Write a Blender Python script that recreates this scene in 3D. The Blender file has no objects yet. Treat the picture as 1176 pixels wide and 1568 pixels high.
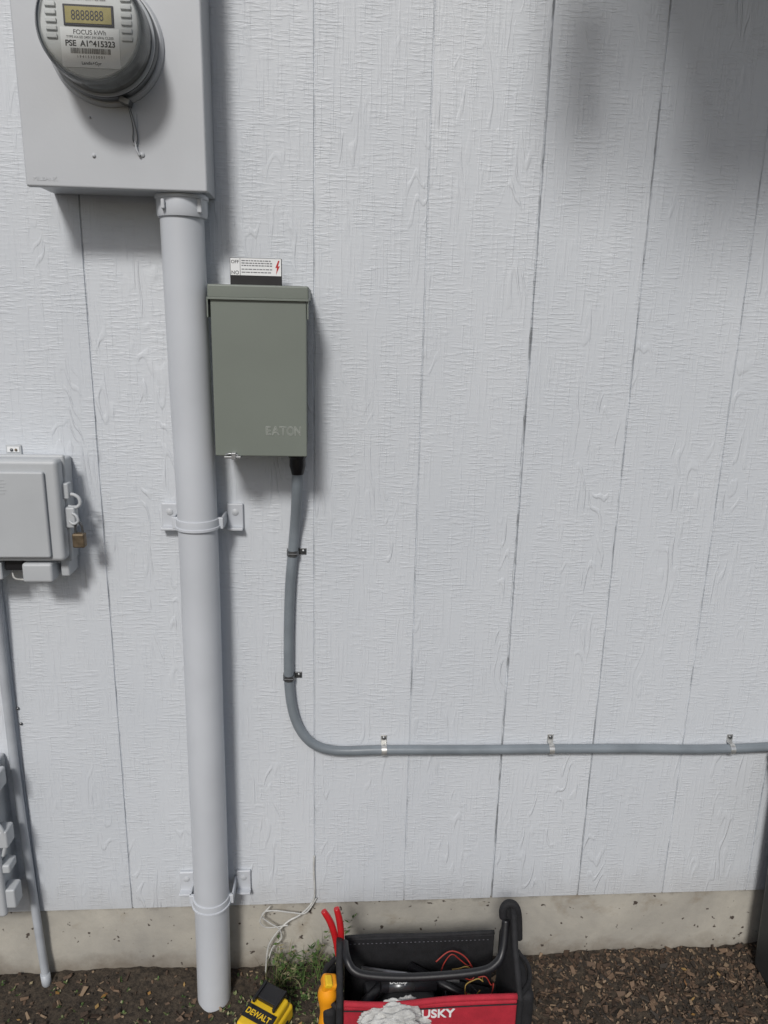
import bpy, bmesh, math, random
from mathutils import Matrix, Vector, noise, Euler
random.seed(7)
sc=bpy.context.scene
S=0.2032
GZ=-0.175
# ---------------------------------------------------------------- materials
def mat(name, col, rough=0.6, metal=0.0, var=0.08, vscale=12.0, bump=0.0, bscale=60.0, coat=0.0, spec=0.5):
    m=bpy.data.materials.new(name); m.use_nodes=True
    nt=m.node_tree; N=nt.nodes; L=nt.links; b=N['Principled BSDF']
    b.inputs['Roughness'].default_value=rough; b.inputs['Metallic'].default_value=metal
    b.inputs['Specular IOR Level'].default_value=spec
    b.inputs['Coat Weight'].default_value=coat
    tc=N.new('ShaderNodeTexCoord')
    nz=N.new('ShaderNodeTexNoise'); nz.inputs['Scale'].default_value=vscale; nz.inputs['Detail'].default_value=4
    L.new(tc.outputs['Object'],nz.inputs['Vector'])
    cr=N.new('ShaderNodeValToRGB'); cr.color_ramp.elements[0].position=0.3; cr.color_ramp.elements[1].position=0.7
    cr.color_ramp.elements[0].color=(*[max(0,c*(1-var)) for c in col],1)
    cr.color_ramp.elements[1].color=(*[min(1,c*(1+var)) for c in col],1)
    L.new(nz.outputs['Fac'],cr.inputs['Fac']); L.new(cr.outputs['Color'],b.inputs['Base Color'])
    if bump>0:
        n2=N.new('ShaderNodeTexNoise'); n2.inputs['Scale'].default_value=bscale; n2.inputs['Detail'].default_value=3
        L.new(tc.outputs['Object'],n2.inputs['Vector'])
        bp=N.new('ShaderNodeBump'); bp.inputs['Strength'].default_value=bump; bp.inputs['Distance'].default_value=0.002
        L.new(n2.outputs['Fac'],bp.inputs['Height']); L.new(bp.outputs['Normal'],b.inputs['Normal'])
    return m

def siding_mat():
    m=bpy.data.materials.new("painted_siding"); m.use_nodes=True
    nt=m.node_tree; N=nt.nodes; L=nt.links; b=N['Principled BSDF']
    b.inputs['Roughness'].default_value=0.5
    tc=N.new('ShaderNodeTexCoord'); sep=N.new('ShaderNodeSeparateXYZ'); L.new(tc.outputs['Object'],sep.inputs[0])
    def math_(op,a,b_=None,c=None):
        n=N.new('ShaderNodeMath'); n.operation=op
        for i,v in enumerate((a,b_,c)):
            if v is None: continue
            if isinstance(v,(int,float)): n.inputs[i].default_value=v
            else: L.new(v,n.inputs[i])
        return n.outputs[0]
    pl=math_('FLOOR',math_('DIVIDE',sep.outputs['X'],S))
    zz=math_('ADD',sep.outputs['Z'],math_('MULTIPLY',pl,3.713))
    def vec(sx,sz,ox=0.0):
        c=N.new('ShaderNodeCombineXYZ')
        L.new(math_('ADD',math_('MULTIPLY',sep.outputs['X'],sx),ox),c.inputs[0]); L.new(math_('MULTIPLY',zz,sz),c.inputs[2])
        return c.outputs[0]
    def nz(v,detail=2,rough=0.5,dist=0.0):
        n=N.new('ShaderNodeTexNoise'); n.inputs['Scale'].default_value=1; n.inputs['Detail'].default_value=detail
        n.inputs['Roughness'].default_value=rough; n.inputs['Distortion'].default_value=dist
        L.new(v,n.inputs['Vector']); return n.outputs['Fac']
    def ramp(v,a,b_):
        n=N.new('ShaderNodeMapRange'); n.inputs['From Min'].default_value=a; n.inputs['From Max'].default_value=b_; n.interpolation_type='SMOOTHSTEP'
        L.new(v,n.inputs['Value']); return n.outputs[0]
    f1=nz(vec(6.5,1.6),3,0.55)
    lines=math_('SINE',math_('MULTIPLY',f1,135.0))
    lines=ramp(lines,0.35,1.0)
    mid=nz(vec(24,9),2)
    where=ramp(nz(vec(8,1.8,9.1),1),0.46,0.62)
    A=math_('MULTIPLY',math_('MULTIPLY',lines,ramp(mid,0.48,0.60)),math_('MULTIPLY_ADD',where,0.75,0.06))
    B=math_('MULTIPLY',ramp(nz(vec(170,9),2,0.6),0.48,0.70),0.34)
    C=ramp(nz(vec(30,230),2,0.6),0.44,0.66)
    cm=ramp(mid,0.60,0.42)
    C=math_('MULTIPLY',C,math_('MULTIPLY_ADD',cm,0.29,0.07))
    h=math_('ADD',A,math_('ADD',B,C))
    bp=N.new('ShaderNodeBump'); bp.inputs['Strength'].default_value=1.0; bp.inputs['Distance'].default_value=0.00130
    L.new(h,bp.inputs['Height']); L.new(bp.outputs['Normal'],b.inputs['Normal'])
    w=nz(vec(2.2,1.6),3,0.6)
    cr=N.new('ShaderNodeValToRGB'); cr.color_ramp.elements[0].position=0.25; cr.color_ramp.elements[1].position=0.75
    cr.color_ramp.elements[0].color=(0.585,0.617,0.655,1); cr.color_ramp.elements[1].color=(0.655,0.683,0.715,1)
    L.new(w,cr.inputs['Fac'])
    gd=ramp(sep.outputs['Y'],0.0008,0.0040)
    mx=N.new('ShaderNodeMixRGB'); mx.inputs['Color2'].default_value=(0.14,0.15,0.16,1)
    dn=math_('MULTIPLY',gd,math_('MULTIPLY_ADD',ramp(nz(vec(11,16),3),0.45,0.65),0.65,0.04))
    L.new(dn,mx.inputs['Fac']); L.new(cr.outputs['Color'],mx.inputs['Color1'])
    low=math_('MULTIPLY',ramp(math_('ADD',sep.outputs['Z'],math_('MULTIPLY',mid,0.10)),0.15,0.03),0.22)
    m2=N.new('ShaderNodeMixRGB'); m2.inputs['Color2'].default_value=(0.30,0.27,0.23,1)
    L.new(low,m2.inputs['Fac']); L.new(mx.outputs['Color'],m2.inputs['Color1'])
    L.new(m2.outputs['Color'],b.inputs['Base Color'])
    return m

def concrete_mat():
    m=bpy.data.materials.new("foundation_concrete"); m.use_nodes=True
    nt=m.node_tree; N=nt.nodes; L=nt.links; b=N['Principled BSDF']; b.inputs['Roughness'].default_value=0.9
    tc=N.new('ShaderNodeTexCoord')
    def nz(s,d=4,r=0.6,dist=0.0,sc_=(1,1,1)):
        mp=N.new('ShaderNodeMapping'); mp.inputs['Scale'].default_value=sc_; L.new(tc.outputs['Object'],mp.inputs[0])
        n=N.new('ShaderNodeTexNoise'); n.inputs['Scale'].default_value=s; n.inputs['Detail'].default_value=d; n.inputs['Roughness'].default_value=r; n.inputs['Distortion'].default_value=dist
        L.new(mp.outputs[0],n.inputs['Vector']); return n.outputs['Fac']
    cr=N.new('ShaderNodeValToRGB'); e=cr.color_ramp.elements
    e[0].position=0.32; e[0].color=(0.31,0.295,0.265,1); e[1].position=0.66; e[1].color=(0.48,0.455,0.395,1)
    L.new(nz(5,7,0.62,0.3),cr.inputs['Fac'])
    st=N.new('ShaderNodeValToRGB'); st.color_ramp.elements[0].position=0.58; st.color_ramp.elements[1].position=0.72
    L.new(nz(9,6,0.65,0.4,(1,1,1.4)),st.inputs['Fac'])
    mx=N.new('ShaderNodeMixRGB'); mx.inputs['Color2'].default_value=(0.22,0.165,0.105,1)
    sc2=N.new('ShaderNodeMath'); sc2.operation='MULTIPLY'; sc2.inputs[1].default_value=0.5; L.new(st.outputs['Color'],sc2.inputs[0])
    L.new(sc2.outputs[0],mx.inputs['Fac']); L.new(cr.outputs['Color'],mx.inputs['Color1'])
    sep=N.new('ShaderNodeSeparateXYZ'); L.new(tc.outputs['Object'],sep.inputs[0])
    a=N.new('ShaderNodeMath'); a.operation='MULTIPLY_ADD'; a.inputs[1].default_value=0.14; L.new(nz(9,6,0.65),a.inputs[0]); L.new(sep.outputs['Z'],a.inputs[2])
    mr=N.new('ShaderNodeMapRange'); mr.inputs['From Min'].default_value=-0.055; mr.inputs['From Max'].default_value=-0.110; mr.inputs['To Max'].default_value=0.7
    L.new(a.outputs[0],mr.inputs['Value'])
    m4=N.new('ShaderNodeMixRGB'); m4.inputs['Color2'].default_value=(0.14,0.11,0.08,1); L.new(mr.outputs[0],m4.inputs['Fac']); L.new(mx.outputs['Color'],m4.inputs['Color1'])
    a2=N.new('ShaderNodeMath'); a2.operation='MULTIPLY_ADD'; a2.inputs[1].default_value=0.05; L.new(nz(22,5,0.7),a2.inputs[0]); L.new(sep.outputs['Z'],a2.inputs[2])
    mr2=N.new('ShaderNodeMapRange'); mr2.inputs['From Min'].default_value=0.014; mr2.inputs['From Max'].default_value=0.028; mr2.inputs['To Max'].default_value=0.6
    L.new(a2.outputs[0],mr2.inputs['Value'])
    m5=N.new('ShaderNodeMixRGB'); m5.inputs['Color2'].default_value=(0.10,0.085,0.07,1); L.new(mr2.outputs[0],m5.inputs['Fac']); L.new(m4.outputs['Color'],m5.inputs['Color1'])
    sp=N.new('ShaderNodeValToRGB'); sp.color_ramp.elements[0].position=0.68; sp.color_ramp.elements[1].position=0.72
    L.new(nz(55,2,0.5),sp.inputs['Fac'])
    m6=N.new('ShaderNodeMixRGB'); m6.inputs['Color2'].default_value=(0.07,0.055,0.045,1); L.new(sp.outputs['Color'],m6.inputs['Fac']); L.new(m5.outputs['Color'],m6.inputs['Color1'])
    L.new(m6.outputs['Color'],b.inputs['Base Color'])
    bp=N.new('ShaderNodeBump'); bp.inputs['Strength'].default_value=0.6; bp.inputs['Distance'].default_value=0.0025
    L.new(nz(45,5,0.7),bp.inputs['Height']); L.new(bp.outputs['Normal'],b.inputs['Normal'])
    return m

def soil_mat():
    m=bpy.data.materials.new("soil"); m.use_nodes=True
    nt=m.node_tree; N=nt.nodes; L=nt.links; b=N['Principled BSDF']; b.inputs['Roughness'].default_value=0.95
    tc=N.new('ShaderNodeTexCoord')
    n=N.new('ShaderNodeTexNoise'); n.inputs['Scale'].default_value=90; n.inputs['Detail'].default_value=6; n.inputs['Roughness'].default_value=0.75; L.new(tc.outputs['Object'],n.inputs['Vector'])
    cr=N.new('ShaderNodeValToRGB'); e=cr.color_ramp.elements
    e[0].position=0.35; e[0].color=(0.020,0.016,0.012,1); e[1].position=0.72; e[1].color=(0.115,0.088,0.062,1)
    L.new(n.outputs['Fac'],cr.inputs['Fac']); L.new(cr.outputs['Color'],b.inputs['Base Color'])
    bp=N.new('ShaderNodeBump'); bp.inputs['Strength'].default_value=1; bp.inputs['Distance'].default_value=0.006
    L.new(n.outputs['Fac'],bp.inputs['Height']); L.new(bp.outputs['Normal'],b.inputs['Normal'])
    return m

def randcol_mat(name,cols,rough=0.85):
    m=bpy.data.materials.new(name); m.use_nodes=True
    nt=m.node_tree; N=nt.nodes; L=nt.links; b=N['Principled BSDF']; b.inputs['Roughness'].default_value=rough
    g=N.new('ShaderNodeNewGeometry'); cr=N.new('ShaderNodeValToRGB'); cr.color_ramp.interpolation='CONSTANT'
    e=cr.color_ramp.elements
    while len(e)<len(cols): e.new(0.5)
    for i,c in enumerate(cols): e[i].position=i/len(cols); e[i].color=(*c,1)
    L.new(g.outputs['Random Per Island'],cr.inputs['Fac']); L.new(cr.outputs['Color'],b.inputs['Base Color'])
    return m

M_wall=siding_mat(); M_conc=concrete_mat(); M_soil=soil_mat()
M_boxpaint=mat("meter_box_grey_paint",(0.515,0.535,0.558),0.42,0,0.04,8,0.05,200)
M_pvc=mat("painted_pvc",(0.565,0.590,0.625),0.36,0,0.06,6,0.12,25)
M_green=mat("grey_green_enamel",(0.185,0.207,0.180),0.45,0,0.05,6,0.06,300)
M_tel=mat("telecom_plastic",(0.475,0.495,0.51),0.45,0,0.05,9,0.06,150)
M_cond=mat("conduit_grey_plastic",(0.20,0.227,0.25),0.33,0,0.12,18,0.1,60)
M_cond2=mat("small_conduit_painted",(0.43,0.455,0.485),0.45,0,0.10,18,0.1,60)
M_steel=mat("galvanised_steel",(0.45,0.46,0.47),0.38,0.8,0.2,40,0.2,90)
M_dsteel=mat("dark_steel",(0.17,0.175,0.18),0.35,0.8,0.2,30,0.1,90)
M_black=mat("black_plastic",(0.012,0.012,0.014),0.4,0,0.2,20,0.1,100)
M_fabric=mat("black_fabric",(0.014,0.014,0.016),0.8,0,0.3,60,0.6,500)
M_red=mat("red_fabric",(0.42,0.018,0.035),0.8,0,0.12,50,0.6,500)
M_redp=mat("red_plastic",(0.50,0.015,0.02),0.35,0,0.1,20)
M_yel=mat("yellow_plastic",(0.80,0.52,0.02),0.45,0,0.08,20,0.1,120)
M_org=mat("orange_plastic",(0.85,0.33,0.01),0.4,0,0.08,20)
M_brass=mat("weathered_brass",(0.17,0.13,0.085),0.5,0.6,0.35,90,0.2,100)
M_white=mat("white_label",(0.80,0.81,0.81),0.5,0,0.03,20)
M_ink=mat("printed_ink",(0.03,0.03,0.035),0.6,0,0.1,20)
M_lcd=mat("lcd_glass",(0.34,0.29,0.10),0.25,0,0.1,60)
M_face=mat("meter_face",(0.60,0.615,0.61),0.45,0,0.04,30)
M_mside=mat("meter_side",(0.32,0.33,0.33),0.12,0,0.35,25)
M_cloth=mat("grey_cloth",(0.52,0.52,0.50),0.9,0,0.2,60,0.9,350)
M_wire=mat("white_cable",(0.50,0.50,0.48),0.5,0,0.2,40)
M_shing=mat("roof_shingle",(0.07,0.07,0.075),0.9,0,0.4,60,0.8,80)
M_soff=mat("soffit_paint",(0.5,0.51,0.52),0.6,0,0.05,8)
M_shade_bin=mat("shade_bin_plastic",(0.03,0.034,0.036),0.5,0,0.15,10,0.1,80)
M_chips=randcol_mat("wood_chips",[(0.05,0.032,0.021),(0.11,0.070,0.045),(0.17,0.112,0.072),(0.07,0.045,0.030),(0.26,0.185,0.12),(0.03,0.023,0.017),(0.13,0.088,0.060),(0.045,0.037,0.030)])
M_leaf=randcol_mat("weed_leaves",[(0.06,0.12,0.025),(0.09,0.15,0.04),(0.04,0.08,0.02),(0.15,0.17,0.07),(0.30,0.27,0.16)],0.7)
M_dead=randcol_mat("dead_leaves",[(0.28,0.15,0.04),(0.35,0.22,0.08),(0.20,0.10,0.04),(0.30,0.25,0.15)],0.7)
def glass_mat():
    m=bpy.data.materials.new("clear_cover"); m.use_nodes=True; nt=m.node_tree; N=nt.nodes; L=nt.links; N.clear()
    o=N.new('ShaderNodeOutputMaterial'); mx=N.new('ShaderNodeMixShader'); t=N.new('ShaderNodeBsdfTransparent'); g=N.new('ShaderNodeBsdfGlossy')
    g.inputs['Roughness'].default_value=0.05; t.inputs[0].default_value=(0.97,0.98,0.98,1); fr=N.new('ShaderNodeFresnel'); fr.inputs['IOR'].default_value=1.45
    L.new(fr.outputs[0],mx.inputs[0]); L.new(t.outputs[0],mx.inputs[1]); L.new(g.outputs[0],mx.inputs[2]); L.new(mx.outputs[0],o.inputs[0]); return m
M_glass=glass_mat()

# ---------------------------------------------------------------- helpers
def link(o,parent=None):
    sc.collection.objects.link(o)
    if parent: o.parent=parent
    return o
def empty(name,loc=(0,0,0)):
    o=bpy.data.objects.new(name,None); o.empty_display_size=0.05; sc.collection.objects.link(o); o.location=loc; return o
def mesh_obj(name,bm,m,parent=None,smooth=False):
    me=bpy.data.meshes.new(name); bm.normal_update(); bm.to_mesh(me); bm.free()
    if smooth:
        for p in me.polygons: p.use_smooth=True
    if m: me.materials.append(m)
    return link(bpy.data.objects.new(name,me),parent)
def bev(o,w,seg=3):
    b=o.modifiers.new("bevel",'BEVEL'); b.width=w; b.segments=seg; b.limit_method='ANGLE'
    for p in o.data.polygons: p.use_smooth=True
    w2=o.modifiers.new("wn",'WEIGHTED_NORMAL'); w2.keep_sharp=True
def box(name,x,y,z,m,parent=None,bevel=0.0,seg=3,rot=None):
    bm=bmesh.new(); bmesh.ops.create_cube(bm,size=1)
    c=Vector(((x[0]+x[1])/2,(y[0]+y[1])/2,(z[0]+z[1])/2))
    bmesh.ops.scale(bm,vec=(x[1]-x[0],y[1]-y[0],z[1]-z[0]),verts=bm.verts)
    if rot is None: bmesh.ops.translate(bm,vec=c,verts=bm.verts)
    o=mesh_obj(name,bm,m,parent)
    if rot is not None: o.location=c; o.rotation_euler=rot
    if bevel>0: bev(o,bevel,seg)
    return o
def smoothpath(pts,n=8):
    P=[Vector(p) for p in pts]; out=[]
    for i in range(len(P)-1):
        p0=P[max(i-1,0)];p1=P[i];p2=P[i+1];p3=P[min(i+2,len(P)-1)]
        for k in range(n):
            t=k/n
            out.append(0.5*((2*p1)+(p2-p0)*t+(2*p0-5*p1+4*p2-p3)*t*t+(3*p1-p0-3*p2+p3)*t*t*t))
    out.append(P[-1]); return out
def tube(name,pts,r,m,parent=None,n=20,sub=8,smooth_path=True,caps=True,rfun=None):
    P=smoothpath(pts,sub) if smooth_path else [Vector(p) for p in pts]
    bm=bmesh.new(); rings=[]; up=None
    for i,p in enumerate(P):
        t=(P[min(i+1,len(P)-1)]-P[max(i-1,0)]).normalized()
        if up is None:
            up=t.orthogonal().normalized()
        up=(up-t*up.dot(t)).normalized(); s=t.cross(up)
        rr=r if rfun is None else rfun(i/(len(P)-1))
        rings.append([bm.verts.new(p+(up*math.cos(a)+s*math.sin(a))*rr) for a in [2*math.pi*k/n for k in range(n)]])
    for a,b in zip(rings,rings[1:]):
        for k in range(n): bm.faces.new((a[k],a[(k+1)%n],b[(k+1)%n],b[k]))
    if caps:
        bm.faces.new(rings[0][::-1]); bm.faces.new(rings[-1])
    bmesh.ops.recalc_face_normals(bm,faces=bm.faces)
    o=mesh_obj(name,bm,m,parent)
    for p in o.data.polygons: p.use_smooth=len(p.vertices)==4
    return o
def lathe(name,prof,axis,center,m,parent=None,n=64,smooth=True):
    bm=bmesh.new(); rings=[]
    for r,h in prof:
        ring=[]
        for k in range(n):
            a=2*math.pi*k/n
            if axis=='Y': v=(center[0]+r*math.cos(a),h,center[2]+r*math.sin(a))
            else: v=(center[0]+r*math.cos(a),center[1]+r*math.sin(a),h)
            ring.append(bm.verts.new(v))
        rings.append(ring)
    for a,b in zip(rings,rings[1:]):
        for k in range(n): bm.faces.new((a[k],a[(k+1)%n],b[(k+1)%n],b[k]))
    bm.faces.new(rings[0][::-1]); bm.faces.new(rings[-1])
    bmesh.ops.recalc_face_normals(bm,faces=bm.faces)
    o=mesh_obj(name,bm,m,parent)
    if smooth:
        for p in o.data.polygons: p.use_smooth=len(p.vertices)==4
        o.data.set_sharp_from_angle(angle=math.radians(35))
    return o
def text(name,body,loc,size,m,parent=None,ext=0.0002,rot=(math.pi/2,0,0),align='LEFT',sx=1.0,offset=0.0):
    c=bpy.data.curves.new(name,'FONT'); c.body=body; c.size=size; c.extrude=ext; c.align_x=align; c.offset=offset
    c.materials.append(m); o=bpy.data.objects.new(name,c); link(o,parent); o.location=loc; o.rotation_euler=rot; o.scale=(sx,1,1); return o
def poly(name,pts2,y,m,parent,th=0.0004):
    bm=bmesh.new(); vs=[bm.verts.new((x,y,z)) for x,z in pts2]; f=bm.faces.new(vs)
    r=bmesh.ops.extrude_face_region(bm,geom=[f]); bmesh.ops.translate(bm,vec=(0,th,0),verts=[v for v in r['geom'] if isinstance(v,bmesh.types.BMVert)])
    bmesh.ops.recalc_face_normals(bm,faces=bm.faces); return mesh_obj(name,bm,m,parent)
def screw(parent,x,y,z,r=0.004,m=None,name="screw"):
    return lathe(name,[(r,y+0.001),(r,y-0.0012),(r*0.6,y-0.0026),(0.0003,y-0.003)],'Y',(x,0,z),m or M_steel,parent,16)

# ---------------------------------------------------------------- house
house=empty("house")
xs=[]
for k in range(-22,24):
    gx=k*S
    w=0.0019; d=0.0028
    if k==2: w,d=0.0026,0.0062
    if k in (0,1): w,d=0.0017,0.0024
    if k==3: w,d=0.0021,0.0038
    xs+= [(gx-w,0,k,-1),(gx-w*0.4,d,k,-1),(gx+w*0.4,d,k,1),(gx+w,0,k,1)]
bm=bmesh.new(); zs=[i*0.010 for i in range(0,246)]
rows=[]
for z in zs:
    row=[]
    for (x,y,k,s) in xs:
        j=noise.noise(Vector((k*7.3+s*2,z*9,0)))*0.0006+noise.noise(Vector((k*3.1+s,z*60,4)))*0.0007
        wob=noise.noise(Vector((k*1.7,z*0.9,9)))*0.0010
        if k==2: j*=2.0
        yy=y*(1+0.7*noise.noise(Vector((k*5.5,z*14,2))))
        row.append(bm.verts.new((x+(j if y==0 else j*0.3)+wob,yy,z)))
    rows.append(row)
for a,b in zip(rows,rows[1:]):
    for i in range(len(xs)-1): bm.faces.new((a[i],a[i+1],b[i+1],b[i]))
r0=[bm.verts.new((v.co.x,0.013,0.0)) for v in rows[0]]
for i in range(len(xs)-1): bm.faces.new((r0[i],r0[i+1],rows[0][i+1],rows[0][i]))
wall=mesh_obj("siding_wall",bm,M_wall,house)
bm=bmesh.new(); rows=[]
nx=360
for j in range(14):
    z=0.002-j*0.03; row=[]
    for i in range(nx+1):
        x=-4.4+9.0*i/nx
        dy=0.007+0.003*noise.noise(Vector((x*6,z*8,1)))-0.004*max(0,(-z-0.05))*5
        if j>=2: dy-=0.007*max(0,noise.noise(Vector((x*9,z*14,8)))-0.05)
        row.append(bm.verts.new((x,dy,z)))
    rows.append(row)
for a,b in zip(rows,rows[1:]):
    for i in range(nx): bm.faces.new((a[i],b[i],b[i+1],a[i+1]))
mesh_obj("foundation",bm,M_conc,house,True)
box("house_core",(-4.4,4.6),(0.03,5.0),(-0.4,2.44),M_soff,house)
box("soffit",(-4.6,4.8),(-0.32,5.3),(2.45,2.47),M_soff,house)
box("fascia",(-4.6,4.8),(-0.345,-0.322),(2.41,2.56),M_soff,house,0.003)
bm=bmesh.new()
A=[bm.verts.new(v) for v in [(-4.7,-0.42,2.57),(4.9,-0.42,2.57),(4.9,2.5,3.7),(-4.7,2.5,3.7),(4.9,5.4,2.57),(-4.7,5.4,2.57)]]
bm.faces.new((A[0],A[1],A[2],A[3])); bm.faces.new((A[3],A[2],A[4],A[5])); bm.faces.new((A[1],A[4],A[2])); bm.faces.new((A[0],A[3],A[5]))
mesh_obj("roof",bm,M_shing,house)
can=empty("added_shade_canopy")  # invented canopy out of view, added to shade the upper right wall
box("shade_deck",(0.40,3.4),(-0.92,-0.003),(2.34,2.39),M_soff,can,0.004)
box("shade_fascia",(0.39,3.42),(-0.95,-0.922),(2.28,2.40),M_soff,can,0.004)
box("shade_block",(0.26,0.36),(-0.74,-0.58),(2.16,2.39),M_soff,can,0.03)  # unseen block added to cast the separate soft shadow lobe
tube("shade_block_brace",[(0.31,-0.66,2.37),(0.42,-0.66,2.365)],0.02,M_soff,can,12,smooth_path=False)

# ---------------------------------------------------------------- ground
def gh(x,y):
    n=noise.noise(Vector((x*3,y*3,0)))*0.012+noise.noise(Vector((x*14,y*14,3)))*0.009+noise.noise(Vector((x*45,y*45,5)))*0.005
    ramp=0.012*max(0,min(1,(x+0.6)/1.7))
    fade=1.0 if abs(x)<3 and y>-3 else 0.3
    edge=0.010*math.exp(-((y)/-0.05)**2) if y<0 else 0.01
    return GZ-0.008+n*fade+ramp+edge
def axis_pts(lo,hi,step,far):
    a=[lo+i*step for i in range(int((hi-lo)/step)+1)]
    g=step; l=[]; x=lo
    while x>-far:
        g*=1.35; x-=g; l.append(x)
    g=step; r=[]; x=a[-1]
    while x<far:
        g*=1.35; x+=g; r.append(x)
    return l[::-1]+a+r
gx=axis_pts(-1.0,1.4,0.010,60); gy=axis_pts(-0.6,0.036,0.010,60)
bm=bmesh.new(); rows=[]
for y in gy:
    rows.append([bm.verts.new((x,y,gh(x,y) if abs(x)<5 and y>-5 else GZ)) for x in gx])
for a,b in zip(rows,rows[1:]):
    for i in range(len(gx)-1): bm.faces.new((a[i],a[i+1],b[i+1],b[i]))
mesh_obj("ground",bm,M_soil,None,True)
bm=bmesh.new()
def flake(bm,c,l,w,t,q):
    vs=[]
    for dx,dy,dz in ((-1,-.6,-1),(1,-1,-1),(.8,1,-1),(-1,.7,-1),(-1,-.6,1),(1,-1,1),(.8,1,1),(-1,.7,1)):
        vs.append(bm.verts.new(c+q@Vector((dx*l*random.uniform(.8,1.1),dy*w*random.uniform(.7,1.2),dz*t))))
    for f in ((0,3,2,1),(4,5,6,7),(0,1,5,4),(1,2,6,5),(2,3,7,6),(3,0,4,7)): bm.faces.new([vs[i] for i in f])
cnt=0
while cnt<11000:
    x=random.uniform(-1.1,1.6); y=-abs(random.gauss(0,1))*0.28-0.002
    if y<-0.9: continue
    dens=0.14 if x<0.35 else 1.0
    if random.random()>dens: continue
    big=random.random()
    l=random.uniform(0.0015,0.004) if big<0.75 else random.uniform(0.004,0.011)
    qq=Euler((random.gauss(0,.4),random.gauss(0,.4),random.uniform(0,6.28))).to_matrix()
    flake(bm,Vector((x,y,gh(x,y)+random.uniform(0.0,0.007))),l,l*random.uniform(.3,.7),random.uniform(.0006,.002),qq); cnt+=1
mesh_obj("mulch",bm,M_chips)

# ---------------------------------------------------------------- guessed bin, added to darken the right edge
wb=empty("edge_shade_bin")
def frustum(name,x0,x1,y0,y1,z0,z1,ins,m,parent,bevel):
    bm=bmesh.new(); v=[]
    for (z,i) in ((z0,ins),(z1,0)):
        v.append([bm.verts.new(p) for p in ((x0+i,y0+i,z),(x1-i,y0+i,z),(x1-i,y1-i,z),(x0+i,y1-i,z))])
    bm.faces.new(v[0][::-1]); bm.faces.new(v[1])
    for k in range(4): bm.faces.new((v[0][k],v[0][(k+1)%4],v[1][(k+1)%4],v[1][k]))
    o=mesh_obj(name,bm,m,parent); bev(o,bevel,4); return o
frustum("shade_bin_body",1.015,1.44,-0.45,-0.035,GZ+0.005,0.37,0.012,M_shade_bin,wb,0.02)
box("shade_bin_rim",(1.007,1.448),(-0.458,-0.028),(0.352,0.372),M_shade_bin,wb,0.006)
box("shade_bin_lid",(1.003,1.452),(-0.465,-0.024),(0.374,0.392),M_shade_bin,wb,0.009)
tube("shade_bin_handle",[(1.10,-0.024,0.355),(1.12,-0.011,0.36),(1.35,-0.011,0.36),(1.37,-0.024,0.355)],0.008,M_shade_bin,wb,12)

# ---------------------------------------------------------------- meter box
mb=empty("electric_meter")
box("enclosure_body",(-0.449,-0.172),(-0.1,-0.001),(1.486,2.05),M_boxpaint,mb,0.002)
box("enclosure_cover",(-0.452,-0.168),(-0.114,-0.1005),(1.480,2.05),M_boxpaint,mb,0.0035)
cxm,czm=-0.3130,1.6850
q=0.90
def R_(p): return [(r*q if r>0.01 else r,h) for r,h in p]
lathe("socket_ring",R_([(0.097,-0.1135),(0.097,-0.118),(0.093,-0.123),(0.086,-0.124)]),'Y',(cxm,0,czm),M_boxpaint,mb,96)
lathe("sealing_ring",R_([(0.0885,-0.1235),(0.0905,-0.127),(0.0905,-0.135),(0.0885,-0.138),(0.084,-0.139)]),'Y',(cxm,0,czm),M_dsteel,mb,96)
lathe("meter_base",R_([(0.083,-0.137),(0.084,-0.148),(0.0795,-0.152),(0.0795,-0.178),(0.0780,-0.186),(0.0775,-0.190)]),'Y',(cxm,0,czm),M_mside,mb,96)
lathe("meter_face",R_([(0.0785,-0.1895),(0.0785,-0.196),(0.0765,-0.1975),(0.075,-0.1955),(0.001,-0.1955)]),'Y',(cxm,0,czm),M_face,mb,96)
lathe("clear_cover",R_([(0.0850,-0.142),(0.0845,-0.185),(0.083,-0.197),(0.078,-0.204),(0.069,-0.207),(0.001,-0.208)]),'Y',(cxm,0,czm),M_glass,mb,96)
lathe("cover_bead",R_([(0.0852,-0.1405),(0.0885,-0.142),(0.0885,-0.146),(0.0852,-0.148)]),'Y',(cxm,0,czm),M_tel,mb,96)
yf=-0.1957
box("display_bezel",(cxm-0.035,cxm+0.035),(yf-0.0016,yf),(czm-0.003,czm+0.024),M_ink,mb,0.001)
box("lcd",(cxm-0.032,cxm+0.032),(yf-0.0022,yf-0.0017),(czm+0.000,czm+0.021),M_lcd,mb)
text("lcd_digits","8888888",(cxm-0.024,yf-0.0024,czm+0.0040),0.018,M_ink,mb,0.0001,sx=0.72)
box("name_label",(cxm-0.041,cxm+0.041),(yf-0.0006,yf),(czm-0.056,czm-0.005),M_white,mb)
yl=yf-0.0008
text("label_head","FOCUS kWh",(cxm,yl,czm-0.0135),0.0085,M_ink,mb,0.0001,align='CENTER')
text("label_small","TYPE AX-SD 240V 3W 60Hz CL200",(cxm,yl,czm-0.0185),0.0044,M_ink,mb,0.0001,align='CENTER')
text("label_serial","PSE  A19415323",(cxm,yl,czm-0.0285),0.0105,M_ink,mb,0.0001,align='CENTER',offset=0.0003)
x=cxm-0.028
while x<cxm+0.028:
    w=random.choice((0.0004,0.0007,0.0011)); box("barcode_bar",(x,x+w),(yl-0.0002,yl),(czm-0.038,czm-0.031),M_ink,mb); x+=w+random.choice((0.0005,0.0009))
text("label_foot","1 9 4 1 5 3 2 3 0 0 1",(cxm,yl,czm-0.0435),0.0048,M_ink,mb,0.0001,align='CENTER')
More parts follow.
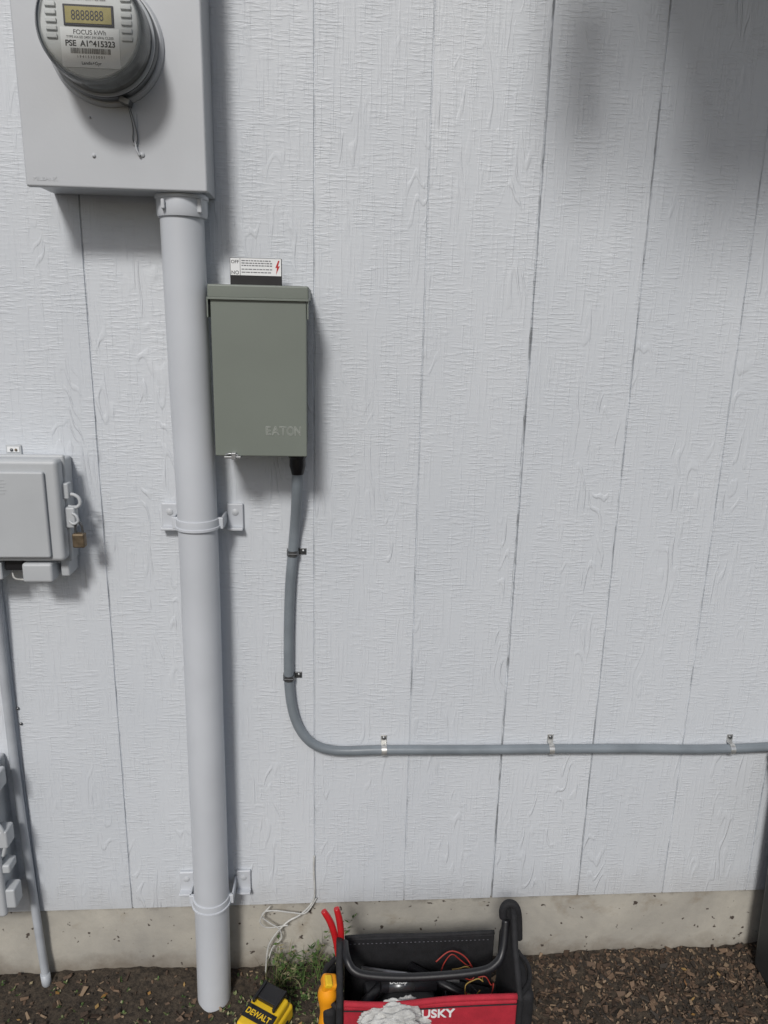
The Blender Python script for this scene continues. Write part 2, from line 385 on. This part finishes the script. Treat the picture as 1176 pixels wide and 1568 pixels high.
text("label_maker","Landis+Gyr",(cxm,yl,czm-0.052),0.0060,M_ink,mb,0.0001,align='CENTER')
text("label_top","METER FORM 2S 030",(cxm,yl,czm+0.030),0.0055,M_ink,mb,0.0001,align='CENTER')
for s in (-1,1):
    for i in range(6):
        zz=czm-0.02+i*0.010; xx=cxm+s*0.0525
        box("face_rib",(xx-0.0075,xx+0.0075),(yf-0.003,yf),(zz,zz+0.006),M_face,mb,0.001)
box("ring_clasp",(cxm+0.020,cxm+0.036),(-0.139,-0.118),(1.599,1.608),M_dsteel,mb,0.001,rot=(0,0.35,0))
tube("seal_wire",[(-0.284,-0.128,1.604),(-0.281,-0.126,1.590),(-0.278,-0.122,1.570),(-0.280,-0.118,1.552),(-0.275,-0.118,1.547),(-0.273,-0.119,1.56),(-0.277,-0.122,1.583),(-0.282,-0.127,1.601)],0.0008,M_dsteel,mb,8)
box("hasp_strip",(-0.281,-0.273),(-0.1165,-0.1142),(1.545,1.590),M_boxpaint,mb,0.0008)
tube("hasp_tongue",[(-0.277,-0.117,1.55),(-0.275,-0.119,1.538),(-0.271,-0.118,1.530)],0.0018,M_boxpaint,mb,10)
screw(mb,-0.343,-0.1142,1.528,0.003,M_boxpaint); screw(mb,-0.268,-0.1142,1.532,0.004,M_boxpaint)
screw(mb,-0.345,-0.1142,1.583,0.0018,M_boxpaint)
text("embossed_marking","MILBANK",(-0.440,-0.1142,1.489),0.009,M_boxpaint,mb,0.0003)

# ---------------------------------------------------------------- riser conduit
rc=empty("riser_conduit"); px,py=-0.2195,-0.060
tube("pipe",[(px-0.001,py,1.46),(px+0.001,py,1.2),(px+0.004,py,0.9),(px+0.002,py,0.5),(px,py,0.08),(px-0.004,py,-0.26)],0.0365,M_pvc,rc,48)
lathe("box_hub",[(0.040,1.483),(0.042,1.478),(0.042,1.452),(0.0405,1.446),(0.037,1.445)],'Z',(px,py,0),M_pvc,rc,48)
lathe("hub_flange",[(0.044,1.4795),(0.044,1.475),(0.0423,1.4735)],'Z',(px,py,0),M_pvc,rc,48)
box("hub_screw",(px-0.026,px-0.020),(py-0.044,py-0.034),(1.455,1.470),M_boxpaint,rc,0.0015)
box("hub_screw",(px+0.030,px+0.037),(py-0.030,py-0.020),(1.452,1.474),M_boxpaint,rc,0.0015)
for zc,xo in ((0.913,0.004),(0.073,-0.0005)):
    cx_=px+xo
    lathe("strap_ring",[(0.037,zc+0.010),(0.0388,zc+0.009),(0.0395,zc),(0.0388,zc-0.009),(0.037,zc-0.010)],'Z',(cx_,py,0),M_pvc,rc,48)
    lathe("strap_lip",[(0.0385,zc-0.004),(0.0415,zc-0.005),(0.0415,zc-0.0090),(0.0385,zc-0.0105)],'Z',(cx_,py,0),M_pvc,rc,48)
    for s in (-1,1):
        x0=cx_+s*0.047; x1=cx_+s*0.078
        if s<0: x0,x1=x1,x0
        box("strap_foot",(x0,x1),(-0.008,-0.0005),(zc-0.024,zc+0.024),M_pvc,rc,0.0025)
        box("strap_flange",(x0,x1),(-0.022,-0.0055),(zc-0.027,zc-0.022),M_pvc,rc,0.0012)
        box("strap_web",(cx_+s*0.045-0.002,cx_+s*0.045+0.002),(-0.060,-0.004),(zc-0.012,zc+0.010),M_pvc,rc,0.0008)
        box("strap_ear",(min(cx_+s*0.037,cx_+s*0.047),max(cx_+s*0.037,cx_+s*0.047)),(-0.062,-0.055),(zc-0.012,zc+0.010),M_pvc,rc,0.0015)
        screw(rc,(x0+x1)/2,-0.008,zc+0.007,0.0065,M_boxpaint)

# ---------------------------------------------------------------- disconnect box
db=empty("electrical_disconnect_box")
box("enclosure",(-0.166,-0.012),(-0.108,-0.004),(1.056,1.334),M_green,db,0.002)
box("front_cover",(-0.1685,-0.0095),(-0.122,-0.1085),(1.051,1.3185),M_green,db,0.0020)
box("top_hood",(-0.1725,-0.0055),(-0.126,-0.003),(1.316,1.3385),M_green,db,0.003)
box("hood_lip",(-0.1725,-0.0055),(-0.1268,-0.1245),(1.314,1.3175),M_green,db,0.0006)
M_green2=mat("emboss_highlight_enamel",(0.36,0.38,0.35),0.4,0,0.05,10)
for i,ch in enumerate("EATON"):
    c=bpy.data.curves.new("embossed_letter",'FONT'); c.body=ch; c.size=0.0215; c.fill_mode='NONE'; c.bevel_depth=0.00055; c.bevel_resolution=1; c.align_x='CENTER'
    c.materials.append(M_green2); o=bpy.data.objects.new("embossed_letter",c); link(o,db)
    o.location=(-0.0765+i*0.0128,-0.1221,1.0890); o.rotation_euler=(math.pi/2,0,0); o.scale=(0.92 if ch in "EAT" else 0.78,1,1)
box("hasp_plate",(-0.153,-0.124),(-0.129,-0.106),(1.0475,1.0515),M_steel,db,0.0008)
box("hasp_tab",(-0.140,-0.132),(-0.131,-0.121),(1.046,1.058),M_steel,db,0.001)
tube("hasp_pin",[(-0.150,-0.127,1.054),(-0.142,-0.128,1.056),(-0.128,-0.127,1.053)],0.0017,M_steel,db,8)
for x_ in (-0.1735,-0.0075):
    tube("hood_rivet",[(x_-0.002,-0.112,1.303),(x_+0.002,-0.112,1.303)],0.0035,M_steel,db,12,smooth_path=False)
    box("hood_side_tab",(x_-0.0012,x_+0.0012),(-0.122,-0.09),(1.285,1.318),M_green,db,0.0005)
# ---------------------------------------------------------------- warning sign plate
sg=empty("warning_label_plate")
box("backplate",(-0.1435,-0.0545),(-0.054,-0.048),(1.3387,1.386),M_black,sg,0.001)
box("label",(-0.1425,-0.0555),(-0.0548,-0.0542),(1.3570,1.3852),M_white,sg)
yy=-0.0551
text("off_word","OFF",(-0.1415,yy,1.3765),0.0078,M_ink,sg,0.0001)
text("on_word","NO",(-0.1415,yy,1.3585),0.0085,M_ink,sg,0.0001)
box("column_rule",(-0.1262,-0.1256),(yy-0.0001,yy+0.0001),(1.357,1.3852),M_ink,sg)
M_print=mat("grey_print",(0.16,0.16,0.18),0.6,0,0.1,20)
for r_ in (1.3805,1.3765,1.3725):
    x=-0.1235
    while x<-0.073:
        w=random.uniform(0.002,0.006); box("print_line",(x,min(x+w,-0.071)),(yy-0.0001,yy+0.0001),(r_,r_+0.0016),M_print,sg); x+=w+0.0012
for r_ in (1.3665,1.3615):
    x=-0.1235
    while x<-0.073:
        w=random.uniform(0.003,0.007); box("print_line",(x,min(x+w,-0.071)),(yy-0.0001,yy+0.0001),(r_,r_+0.0014),M_print,sg); x+=w+0.0012
poly("bolt_symbol",[(-0.0605,1.3825),(-0.0655,1.3705),(-0.0625,1.3712),(-0.0645,1.3595),(-0.0580,1.3735),(-0.0612,1.3728),(-0.0582,1.3825)],yy-0.0002,M_redp,sg)

# ---------------------------------------------------------------- grey conduit run
gc=empty("electrical_conduit")
r_=0.0102; yw=-0.0125
path=[(-0.030,-0.046,1.035),(-0.031,-0.044,0.985),(-0.034,-0.030,0.93),(-0.038,-0.016,0.885),(-0.042,yw,0.839),(-0.048,yw,0.77),(-0.0515,yw,0.68),(-0.0525,yw,0.60),(-0.0520,yw,0.555),(-0.048,yw,0.510),(-0.038,yw,0.468),(-0.021,yw,0.434),(0.003,yw,0.411),(0.033,yw,0.400),(0.070,yw,0.3965),(0.148,yw,0.3975),(0.33,yw,0.3945),(0.512,yw,0.3935),(0.70,yw,0.391),(0.918,yw,0.387),(1.3,yw,0.384),(1.75,yw,0.383)]
path=[p if p[0]<0.99 else (p[0],p[1],0.402 if p[0]>1.2 else p[2]) for p in path]
tube("conduit_tube",path,r_,M_cond,gc,24,10)
lathe("connector_nut",[(0.017,1.052),(0.0175,1.048),(0.0175,1.038),(0.015,1.034)],'Z',(-0.030,-0.046,0),M_black,gc,8,False)
lathe("connector_body",[(0.0145,1.036),(0.0150,1.020),(0.0125,1.010),(0.0112,1.004)],'Z',(-0.030,-0.0455,0),M_black,gc,24)
def strap(parent,c,axis,tab,rr=r_,m=M_steel):
    bm=bmesh.new(); n=18; w=0.0055; rings=[]
    for i in range(n+1):
        a=math.pi*i/n; ring=[]
        for RR in (rr+0.0003,rr+0.0018):
            for s in (-w,w):
                u=math.cos(a)*RR; v=-math.sin(a)*RR
                if axis=='Z': ring.append(bm.verts.new((c[0]+u,c[1]+v,c[2]+s)))
                else: ring.append(bm.verts.new((c[0]+s,c[1]+v,c[2]+u)))
        rings.append(ring)
    for a,b in zip(rings,rings[1:]):
        bm.faces.new((a[0],a[1],b[1],b[0])); bm.faces.new((a[2],b[2],b[3],a[3])); bm.faces.new((a[0],b[0],b[2],a[2])); bm.faces.new((a[1],a[3],b[3],b[1]))
    bmesh.ops.recalc_face_normals(bm,faces=bm.faces)
    mesh_obj("strap_loop",bm,m,parent)
    if axis=='Z':
        box("strap_rib",(c[0]-rr*0.9,c[0]+rr*0.9),(c[1]-rr-0.0022,c[1]-rr+0.001),(c[2]-0.0012,c[2]+0.0012),m,parent,0.0005)
        x0=c[0]+rr; box("strap_tab",(x0,x0+0.016),(-0.0028,-0.0004),(c[2]-0.0065,c[2]+0.0065),m,parent,0.001); screw(parent,x0+0.010,-0.0028,c[2],0.0042,M_dsteel)
        box("strap_side",(x0,x0+0.0016),(-0.013,-0.0025),(c[2]-0.0055,c[2]+0.0055),m,parent)
        box("strap_side",(c[0]-rr-0.0016,c[0]-rr),(-0.013,-0.0005),(c[2]-0.0055,c[2]+0.0055),m,parent)
    else:
        z0=c[2]+rr; box("strap_tab",(c[0]-0.0065,c[0]+0.0065),(-0.0028,-0.0004),(z0,z0+0.019),m,parent,0.001); screw(parent,c[0],-0.0028,z0+0.012,0.0042,M_dsteel)
        box("strap_side",(c[0]-0.0055,c[0]+0.0055),(-0.013,-0.0025),(z0,z0+0.0016),m,parent)
        box("strap_side",(c[0]-0.0055,c[0]+0.0055),(-0.013,-0.0005),(c[2]-rr-0.0016,c[2]-rr),m,parent)
M_steelb=mat("bright_zinc",(0.62,0.62,0.60),0.3,0.7,0.2,60,0.1,90)
strap(gc,(-0.042,yw,0.839),'Z',1,m=M_dsteel); strap(gc,(-0.0523,yw,0.570),'Z',1,m=M_dsteel)
for x_,z_ in ((0.148,0.3975),(0.512,0.3935),(0.918,0.387)): strap(gc,(x_,yw,z_),'X',1,m=M_steelb)

# ---------------------------------------------------------------- telecom box
tb=empty("telecom_box")
box("base",(-0.80,-0.447),(-0.055,-0.001),(0.832,1.030),M_tel,tb,0.005)
box("lid",(-0.81,-0.444),(-0.088,-0.0555),(0.846,1.036),M_tel,tb,0.009,4)
box("lid_panel",(-0.79,-0.466),(-0.096,-0.0875),(0.856,1.016),M_tel,tb,0.006,4)
box("lid_rim",(-0.812,-0.441),(-0.060,-0.050),(0.838,1.040),M_tel,tb,0.004)
for i in range(5): box("vent_mark",(-0.60,-0.535+0.003*(i%2)),(-0.0968,-0.0958),(1.0+-i*0.006,1.0012-i*0.006),M_tel,tb)
box("cable_boot",(-0.525,-0.470),(-0.085,-0.02),(0.804,0.842),M_tel,tb,0.006)
box("cable_boot_side",(-0.464,-0.448),(-0.060,-0.01),(0.808,0.845),M_tel,tb,0.004)
box("port_block",(-0.72,-0.562),(-0.080,-0.02),(0.808,0.842),M_tel,tb,0.004)
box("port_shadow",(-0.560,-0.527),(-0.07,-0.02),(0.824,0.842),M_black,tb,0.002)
tube("ground_wire",[(-0.555,-0.05,0.825),(-0.55,-0.06,0.806),(-0.53,-0.055,0.800),(-0.50,-0.05,0.797)],0.002,M_wire,tb,8)
tube("hasp_loop",[(-0.445,-0.06,0.960),(-0.432,-0.062,0.968),(-0.420,-0.062,0.962),(-0.418,-0.062,0.950),(-0.427,-0.062,0.943),(-0.440,-0.06,0.945)],0.0032,M_tel,tb,12)
box("hinge_knuckle",(-0.447,-0.434),(-0.07,-0.05),(0.960,0.990),M_tel,tb,0.003)
box("latch_body",(-0.446,-0.426),(-0.07,-0.048),(0.905,0.945),M_tel,tb,0.004)
tube("latch_ring",[(-0.430,-0.072,0.935),(-0.422,-0.074,0.930),(-0.420,-0.074,0.920),(-0.428,-0.074,0.915),(-0.436,-0.072,0.920)],0.0026,M_tel,tb,10)
tb.location=(-0.009,0,-0.002)
pl=empty("padlock")
box("body",(-0.436,-0.414),(-0.079,-0.063),(0.866,0.893),M_brass,pl,0.003)
tube("shackle",[(-0.431,-0.070,0.888),(-0.431,-0.070,0.903),(-0.4285,-0.070,0.911),(-0.424,-0.070,0.913),(-0.420,-0.070,0.909),(-0.4185,-0.070,0.900),(-0.4185,-0.070,0.888)],0.0024,M_dsteel,pl,10)
pl.location=(-0.005,0,0.002)
br=empty("wall_bracket")
box("plate",(-0.574,-0.546),(-0.004,-0.0005),(1.024,1.046),M_tel,br,0.001)
box("label",(-0.571,-0.549),(-0.0052,-0.0038),(1.033,1.043),M_white,br)
screw(br,-0.563,-0.005,1.037,0.003,M_dsteel); screw(br,-0.555,-0.005,1.037,0.0025,M_brass)
sc_=empty("service_conduit")
tube("tube",[(-0.614,-0.026,0.83),(-0.616,-0.022,0.70),(-0.619,-0.016,0.52),(-0.619,-0.014,0.33),(-0.615,-0.014,0.15),(-0.609,-0.016,-0.02),(-0.599,-0.020,-0.24)],0.0088,M_cond2,sc_,20)
tube("end_collar",[(-0.6035,-0.019,-0.15),(-0.6015,-0.0195,-0.19)],0.0103,M_cond2,sc_,20,smooth_path=False)
screw(sc_,-0.606,-0.002,0.50,0.003,M_dsteel); screw(sc_,-0.603,-0.002,0.465,0.003,M_dsteel)
lb=empty("cable_junction_box")
box("body",(-0.92,-0.640),(-0.075,-0.001),(0.075,0.40),M_tel,lb,0.006)
box("lid",(-0.92,-0.632),(-0.092,-0.0755),(0.068,0.408),M_tel,lb,0.008)
for z0,z1,dx in ((0.36,0.40,0.006),(0.23,0.27,0.012),(0.085,0.13,0.016),(0.17,0.19,0.008)):
    box("hinge_tab",(-0.640,-0.622+dx*0.5),(-0.085,-0.05),(z0,z1),M_tel,lb,0.004)
tube("cable_loop",[(-0.636,-0.08,0.29),(-0.624,-0.082,0.27),(-0.622,-0.08,0.24),(-0.63,-0.08,0.21)],0.004,M_tel,lb,10)
lb.location=(-0.002,0,0)

# ---------------------------------------------------------------- loose white cable
lw=empty("loose_cable")
tube("cable_strand",[(-0.001,-0.003,0.128),(-0.002,-0.004,0.09),(0.000,-0.004,0.05),(-0.001,-0.006,0.02),(-0.012,-0.010,0.0),(-0.035,-0.012,-0.022),(-0.060,-0.015,-0.035),(-0.085,-0.02,-0.06),(-0.105,-0.02,-0.10),(-0.112,-0.02,-0.17)],0.0022,M_wire,lw,8)
tube("cable_strand",[(0.004,-0.006,0.018),(-0.02,-0.012,-0.015),(-0.05,-0.014,-0.012),(-0.085,-0.016,-0.004),(-0.110,-0.015,-0.006),(-0.118,-0.015,-0.02),(-0.100,-0.018,-0.035),(-0.08,-0.02,-0.05),(-0.075,-0.02,-0.075),(-0.095,-0.02,-0.10),(-0.104,-0.02,-0.13)],0.0018,M_wire,lw,8)
tube("cable_strand",[(-0.10,-0.01,0.003),(-0.115,-0.018,-0.01),(-0.122,-0.02,-0.03),(-0.105,-0.02,-0.045),(-0.06,-0.018,-0.042)],0.0015,M_wire,lw,8)

# ---------------------------------------------------------------- weeds
bm=bmesh.new()
def blade(bm,b,h,lean,w):
    d=Vector((lean[0],lean[1],0)); prev=None; n=5; side=Vector((random.uniform(-1,1),random.uniform(-1,1),0)).normalized()
    for i in range(n+1):
        t=i/n; p=b+Vector((0,0,h*t*(1-0.25*t*d.length/0.03)))+d*t*t; ww=w*(1-t)**0.7+0.0002
        a=bm.verts.new(p-side*ww); c=bm.verts.new(p+side*ww)
        if prev: bm.faces.new((prev[0],prev[1],c,a))
        prev=(a,c)
def leaf(bm,p,l,w,az,el):
    d=Vector((math.cos(az)*math.cos(el),math.sin(az)*math.cos(el),math.sin(el))); s=d.cross(Vector((0,0,1))).normalized()
    v=[bm.verts.new(q_) for q_ in (p,p+d*l*.5+s*w,p+d*l,p+d*l*.5-s*w)]; bm.faces.new(v)
for i in range(100):
    x=random.choice((random.gauss(-0.075,0.022),random.gauss(0.0,0.035))); y=-random.uniform(0.005,0.06)
    blade(bm,Vector((x,y,gh(x,y)-0.003)),random.uniform(0.03,0.14),(random.gauss(0,.035),-random.uniform(0,.02)),random.uniform(.0006,.0012))
for i in range(14):
    x=random.gauss(-0.045,0.05); y=-random.uniform(0.008,0.05); h=random.uniform(0.05,0.15); dx=random.gauss(0,.03)
    z0=gh(x,y)
    blade(bm,Vector((x,y,z0)),h,(dx,-0.01),0.0007)
    for k in range(13):
        t=random.uniform(.2,1); leaf(bm,Vector((x+dx*t*t,y-.01*t*t,z0+h*t)),random.uniform(.008,.018),random.uniform(.0015,.004),random.uniform(0,6.28),random.uniform(-.2,.9))
mesh_obj("weed_plant",bm,M_leaf)
bm=bmesh.new()
for i in range(380):
    x=random.gauss(-0.06,0.07) if i<280 else random.uniform(-.7,.0); y=-random.uniform(0.02,0.20); z0=gh(x,y)+.002
    for k in range(4): leaf(bm,Vector((x,y,z0)),random.uniform(.004,.011),random.uniform(.001,.003),random.uniform(0,6.28),random.uniform(.1,.9))
mesh_obj("ground_cover_plants",bm,M_leaf)
bm=bmesh.new()
for i in range(46):
    x=random.uniform(-.7,.1) if i<30 else random.uniform(.45,1.1); y=-random.uniform(0.01,0.20)
    leaf(bm,Vector((x,y,gh(x,y)+.004)),random.uniform(.008,.018),random.uniform(.002,.005),random.uniform(0,6.28),random.uniform(-.1,.35))
mesh_obj("fallen_leaves",bm,M_dead)

# ---------------------------------------------------------------- tool bag
tg=empty("tool_bag")
X0,X1=0.066,0.380; YB,YF=-0.150,-0.300; ZR=0.045; ZB=GZ-0.004
box("bottom",(X0,X1),(YF,YB),(ZB,ZB+0.012),M_fabric,tg,0.004)
def panel(name,pts,x0,x1,m,bevel=0.003):
    bm=bmesh.new(); a=[bm.verts.new((x0,y,z)) for y,z in pts]; f=bm.faces.new(a)
    r=bmesh.ops.extrude_face_region(bm,geom=[f]); bmesh.ops.translate(bm,vec=(x1-x0,0,0),verts=[v for v in r['geom'] if isinstance(v,bmesh.types.BMVert)])
    bmesh.ops.recalc_face_normals(bm,faces=bm.faces); o=mesh_obj(name,bm,m,tg); bev(o,bevel); return o
box("back_panel",(X0,X1),(YB-0.002,YB+0.008),(ZB,ZR),M_fabric,tg,0.003)
tube("back_rim",[(X0,YB+0.003,ZR),(0.14,YB+0.008,ZR-0.003),(0.24,YB+0.003,ZR-0.001),(X1,YB+0.003,ZR+0.002)],0.0045,M_fabric,tg,12)
x=X0+0.01
while x<X1-0.01:
    box("stitch",(x,x+0.0035),(YB-0.0030,YB-0.0022),(ZR-0.012,ZR-0.0113),M_print,tg); x+=0.009
box("front_panel",(X0-0.004,X1+0.010),(YF-0.012,YF),(ZB,ZR+0.004),M_red,tg,0.004)
tube("front_rim",[(X0-0.004,YF-0.006,ZR+0.006),(0.15,YF-0.010,ZR+0.004),(0.27,YF-0.005,ZR+0.007),(X1+0.010,YF-0.006,ZR+0.008)],0.0055,M_red,tg,12)
tube("front_binding",[(X0-0.004,YF-0.0135,ZR-0.003),(0.15,YF-0.0150,ZR-0.005),(0.27,YF-0.0135,ZR-0.003),(X1+0.010,YF-0.0135,ZR-0.002)],0.0012,M_fabric,tg,8)
text("front_lettering","HUSKY",(0.188,YF-0.0130,ZR-0.026),0.026,M_white,tg,0.0006,offset=0.0006,sx=1.0)
er=[(YB+0.010,ZB),(YB+0.010,ZR),(-0.175,0.11),(-0.190,0.158),(-0.205,0.168),(-0.228,0.160),(-0.250,0.11),(YF-0.008,ZR),(YF-0.010,ZB)]
panel("end_panel_right",er,X1+0.011,X1+0.023,M_fabric,0.005)
el_=[(YB+0.008,ZB),(YB+0.006,ZR),(-0.18,0.080),(-0.21,0.098),(-0.245,0.080),(YF-0.008,ZR),(YF-0.010,ZB)]
panel("end_panel_left",el_,X0-0.018,X0-0.005,M_fabric,0.005)
box("pocket_right",(X1+0.022,X1+0.052),(YF+0.01,YB-0.02),(ZB,ZR-0.01),M_fabric,tg,0.013,4)
tube("pocket_lip_right",[(X1+0.020,YB-0.02,ZR-0.005),(X1+0.046,YB-0.05,ZR-0.008),(X1+0.054,-0.225,ZR-0.01),(X1+0.046,YF+0.04,ZR-0.008),(X1+0.020,YF+0.005,ZR-0.005)],0.0045,M_fabric,tg,10)
box("pocket_left",(X0-0.043,X0-0.017),(YF+0.01,YB-0.02),(ZB,ZR-0.03),M_fabric,tg,0.011,4)
tube("pocket_lip_left",[(X0-0.012,YB-0.02,ZR-0.02),(X0-0.038,YB-0.05,ZR-0.024),(X0-0.046,-0.235,ZR-0.026),(X0-0.038,YF+0.04,ZR-0.024),(X0-0.012,YF+0.005,ZR-0.02)],0.005,M_fabric,tg,10)
tube("post_top",[(X1+0.000,-0.206,0.140),(X1-0.001,-0.206,0.160),(X1+0.008,-0.206,0.172),(X1+0.022,-0.206,0.166),(X1+0.030,-0.206,0.140),(X1+0.034,-0.208,0.09)],0.008,M_fabric,tg,14)
tube("carry_handle",[(X0-0.002,-0.20,0.085),(X0+0.002,-0.235,0.084),(X0+0.016,-0.252,0.070),(X0+0.05,-0.258,0.062),(0.2,-0.260,0.057),(X1-0.06,-0.258,0.062),(X1-0.02,-0.250,0.072),(X1-0.004,-0.235,0.092),(X1+0.004,-0.212,0.14)],0.0080,M_black,tg,16)
tube("flashlight",[(0.135,-0.246,0.024),(0.245,-0.238,0.014)],0.012,M_black,tg,20,smooth_path=False)
tube("flashlight_label",[(0.150,-0.245,0.0235),(0.200,-0.2412,0.0188)],0.0124,M_dsteel,tg,20,smooth_path=False)
text("flashlight_print","Dentsp",(0.152,-0.2525,0.035),0.012,M_white,tg,0.0001,rot=(math.radians(40),0.09,0.09))
tube("screwdriver_shaft",[(0.10,-0.18,0.0),(0.30,-0.20,-0.02)],0.004,M_steel,tg,10,smooth_path=False)
tube("wrench_handle",[(0.20,-0.17,-0.01),(0.34,-0.25,-0.03)],0.009,M_black,tg,12,smooth_path=False)
tube("driver_handle",[(0.09,-0.27,-0.01),(0.15,-0.20,-0.015)],0.012,M_black,tg,12,smooth_path=False)
box("tool_case",(0.11,0.25),(-0.285,-0.17),(-0.10,-0.03),M_black,tg,0.006,rot=(0.1,0.05,0.2))
box("tool_case",(0.26,0.37),(-0.275,-0.18),(-0.12,-0.04),M_fabric,tg,0.01,rot=(-0.1,0.1,-0.2))
M_dred=mat("dull_red_wire",(0.32,0.03,0.02),0.5,0,0.1,20); M_dyel=mat("dull_yellow_wire",(0.38,0.25,0.06),0.5,0,0.1,20)
for k in range(7):
    c0=Vector((0.315+random.uniform(-.03,.03),-0.225+random.uniform(-.03,.03),0.008))
    R0=random.uniform(.014,.036); pts=[]; a0=random.uniform(0,6); el=random.uniform(.35,1)
    for j in range(random.randint(5,9)):
        a=a0+j*0.55; pts.append(c0+Vector((R0*math.cos(a)*1.3,R0*math.sin(a)*el,random.uniform(-.014,.014)+0.016*math.sin(a+k))))
    tube("wire_coil",pts,0.0012,(M_dred,M_dyel,M_black)[k%3],tg,6,4)
tube("wire_coil",[(0.25,-0.20,0.03),(0.28,-0.19,0.045),(0.31,-0.195,0.035),(0.33,-0.21,0.010)],0.0014,M_dred,tg,6)
pz=empty("pliers")
tube("handle_a",[(0.052,-0.175,0.02),(0.046,-0.172,0.07),(0.036,-0.168,0.105),(0.022,-0.165,0.130)],0.006,M_redp,pz,12,rfun=lambda t:0.0045+0.0025*math.sin(t*2.6))
tube("handle_b",[(0.056,-0.180,0.02),(0.058,-0.178,0.07),(0.055,-0.174,0.110),(0.048,-0.17,0.140)],0.006,M_redp,pz,12,rfun=lambda t:0.0045+0.0025*math.sin(t*2.6))
tube("jaws",[(0.054,-0.178,0.03),(0.056,-0.18,-0.02)],0.008,M_dsteel,pz,10,smooth_path=False)
og=empty("hand_tool")
tube("grip",[(0.032,-0.272,-0.06),(0.033,-0.270,-0.02),(0.030,-0.268,0.012),(0.032,-0.266,0.036),(0.035,-0.265,0.052)],0.015,M_org,og,18,rfun=lambda t:0.0165+0.0025*math.sin(t*11))
box("grip_head",(0.020,0.049),(-0.279,-0.251),(0.047,0.068),M_org,og,0.006,4,rot=(0.2,0.3,0.2))
box("grip_button",(0.026,0.040),(-0.282,-0.260),(0.061,0.072),M_yel,og,0.003,4,rot=(0.2,0.3,0.2))
tube("blade",[(0.034,-0.270,-0.06),(0.034,-0.270,-0.14)],0.005,M_steel,og,10,smooth_path=False)
bm=bmesh.new(); bmesh.ops.create_icosphere(bm,subdivisions=6,radius=1)
for v in bm.verts:
    p=v.co.copy(); n=noise.noise(p*1.5+Vector((7,0,0)))*0.45
    rid=1-abs(noise.noise(Vector((p.x*1.6,p.y*3.6,p.z*2.4))+Vector((3,1,2))))*3.0; rid2=1-abs(noise.noise(Vector((p.x*3.5,p.y*8,p.z*6))+Vector((1,5,2))))*2.6
    s=0.78+n+0.24*max(0,rid)+0.08*max(0,rid2); v.co=Vector((p.x*0.058*s,p.y*0.034*s,p.z*0.022*s-0.012*abs(p.x)**2))
cl=mesh_obj("work_glove",bm,M_cloth,None,True); cl.location=(0.164,-0.322,0.030); cl.rotation_euler=(0.45,0.10,0.25)

# ---------------------------------------------------------------- cordless tool battery
pb=empty("cordless_tool_battery")
box("base_shell",(-0.040,0.040),(-0.055,0.055),(0.0,0.040),M_yel,pb,0.008,4)
box("upper_shell",(-0.036,0.036),(-0.048,0.045),(0.038,0.062),M_yel,pb,0.007,4)
box("rail_block",(-0.024,0.024),(0.012,0.050),(0.060,0.074),M_black,pb,0.003)
box("rail",(-0.028,-0.022),(0.0,0.048),(0.068,0.078),M_black,pb,0.0015)
box("rail",(0.022,0.028),(0.0,0.048),(0.068,0.078),M_black,pb,0.0015)
box("side_grip",(-0.042,0.042),(-0.03,0.03),(0.010,0.020),M_black,pb,0.002)
box("label_plate",(-0.035,0.035),(-0.030,0.000),(0.0618,0.0640),M_black,pb,0.001)
text("maker_print","DEWALT",(-0.031,-0.021,0.0643),0.017,M_yel,pb,0.0002,rot=(0,0,0),offset=0.0004,sx=0.85)
pb.location=(-0.103,-0.155,GZ-0.004); pb.rotation_euler=(0.10,0.05,math.radians(-30))

# ---------------------------------------------------------------- light, sky, camera
ld=Vector((0.25,1.0,-0.86)).normalized()
sun=bpy.data.lights.new("sun",'SUN'); sun.energy=2.1; sun.angle=math.radians(10); sun.color=(1,0.98,0.955)
so=bpy.data.objects.new("sun",sun); link(so); so.location=(-1,-4,5); so.rotation_euler=ld.to_track_quat('-Z','Y').to_euler()
w=bpy.data.worlds.new("World"); sc.world=w; w.use_nodes=True; nt=w.node_tree
sky=nt.nodes.new('ShaderNodeTexSky'); sky.sky_type='NISHITA'; sky.sun_disc=False
sky.sun_elevation=math.asin(-ld.z); sky.sun_rotation=math.atan2(-ld.x,-ld.y)
sky.air_density=1.0; sky.dust_density=2.2; sky.ozone_density=1.0
bg=nt.nodes['Background']; bg.inputs[1].default_value=0.068; nt.links.new(sky.outputs[0],bg.inputs[0])
cam=bpy.data.cameras.new("camera"); co=bpy.data.objects.new("camera",cam); link(co); sc.camera=co
cam.sensor_fit='VERTICAL'; cam.sensor_height=36; cam.lens=1132/1568*36; cam.clip_start=0.02; cam.clip_end=500
co.location=(0.0390,-1.4125,1.2854)
co.rotation_euler=(Matrix.Rotation(-0.0694,3,'Z')@Matrix.Rotation(math.pi/2-0.2526,3,'X')@Matrix.Rotation(0.0232,3,'Z')).to_euler()
sc.view_settings.view_transform='Standard'; sc.view_settings.look='None'; sc.view_settings.exposure=0
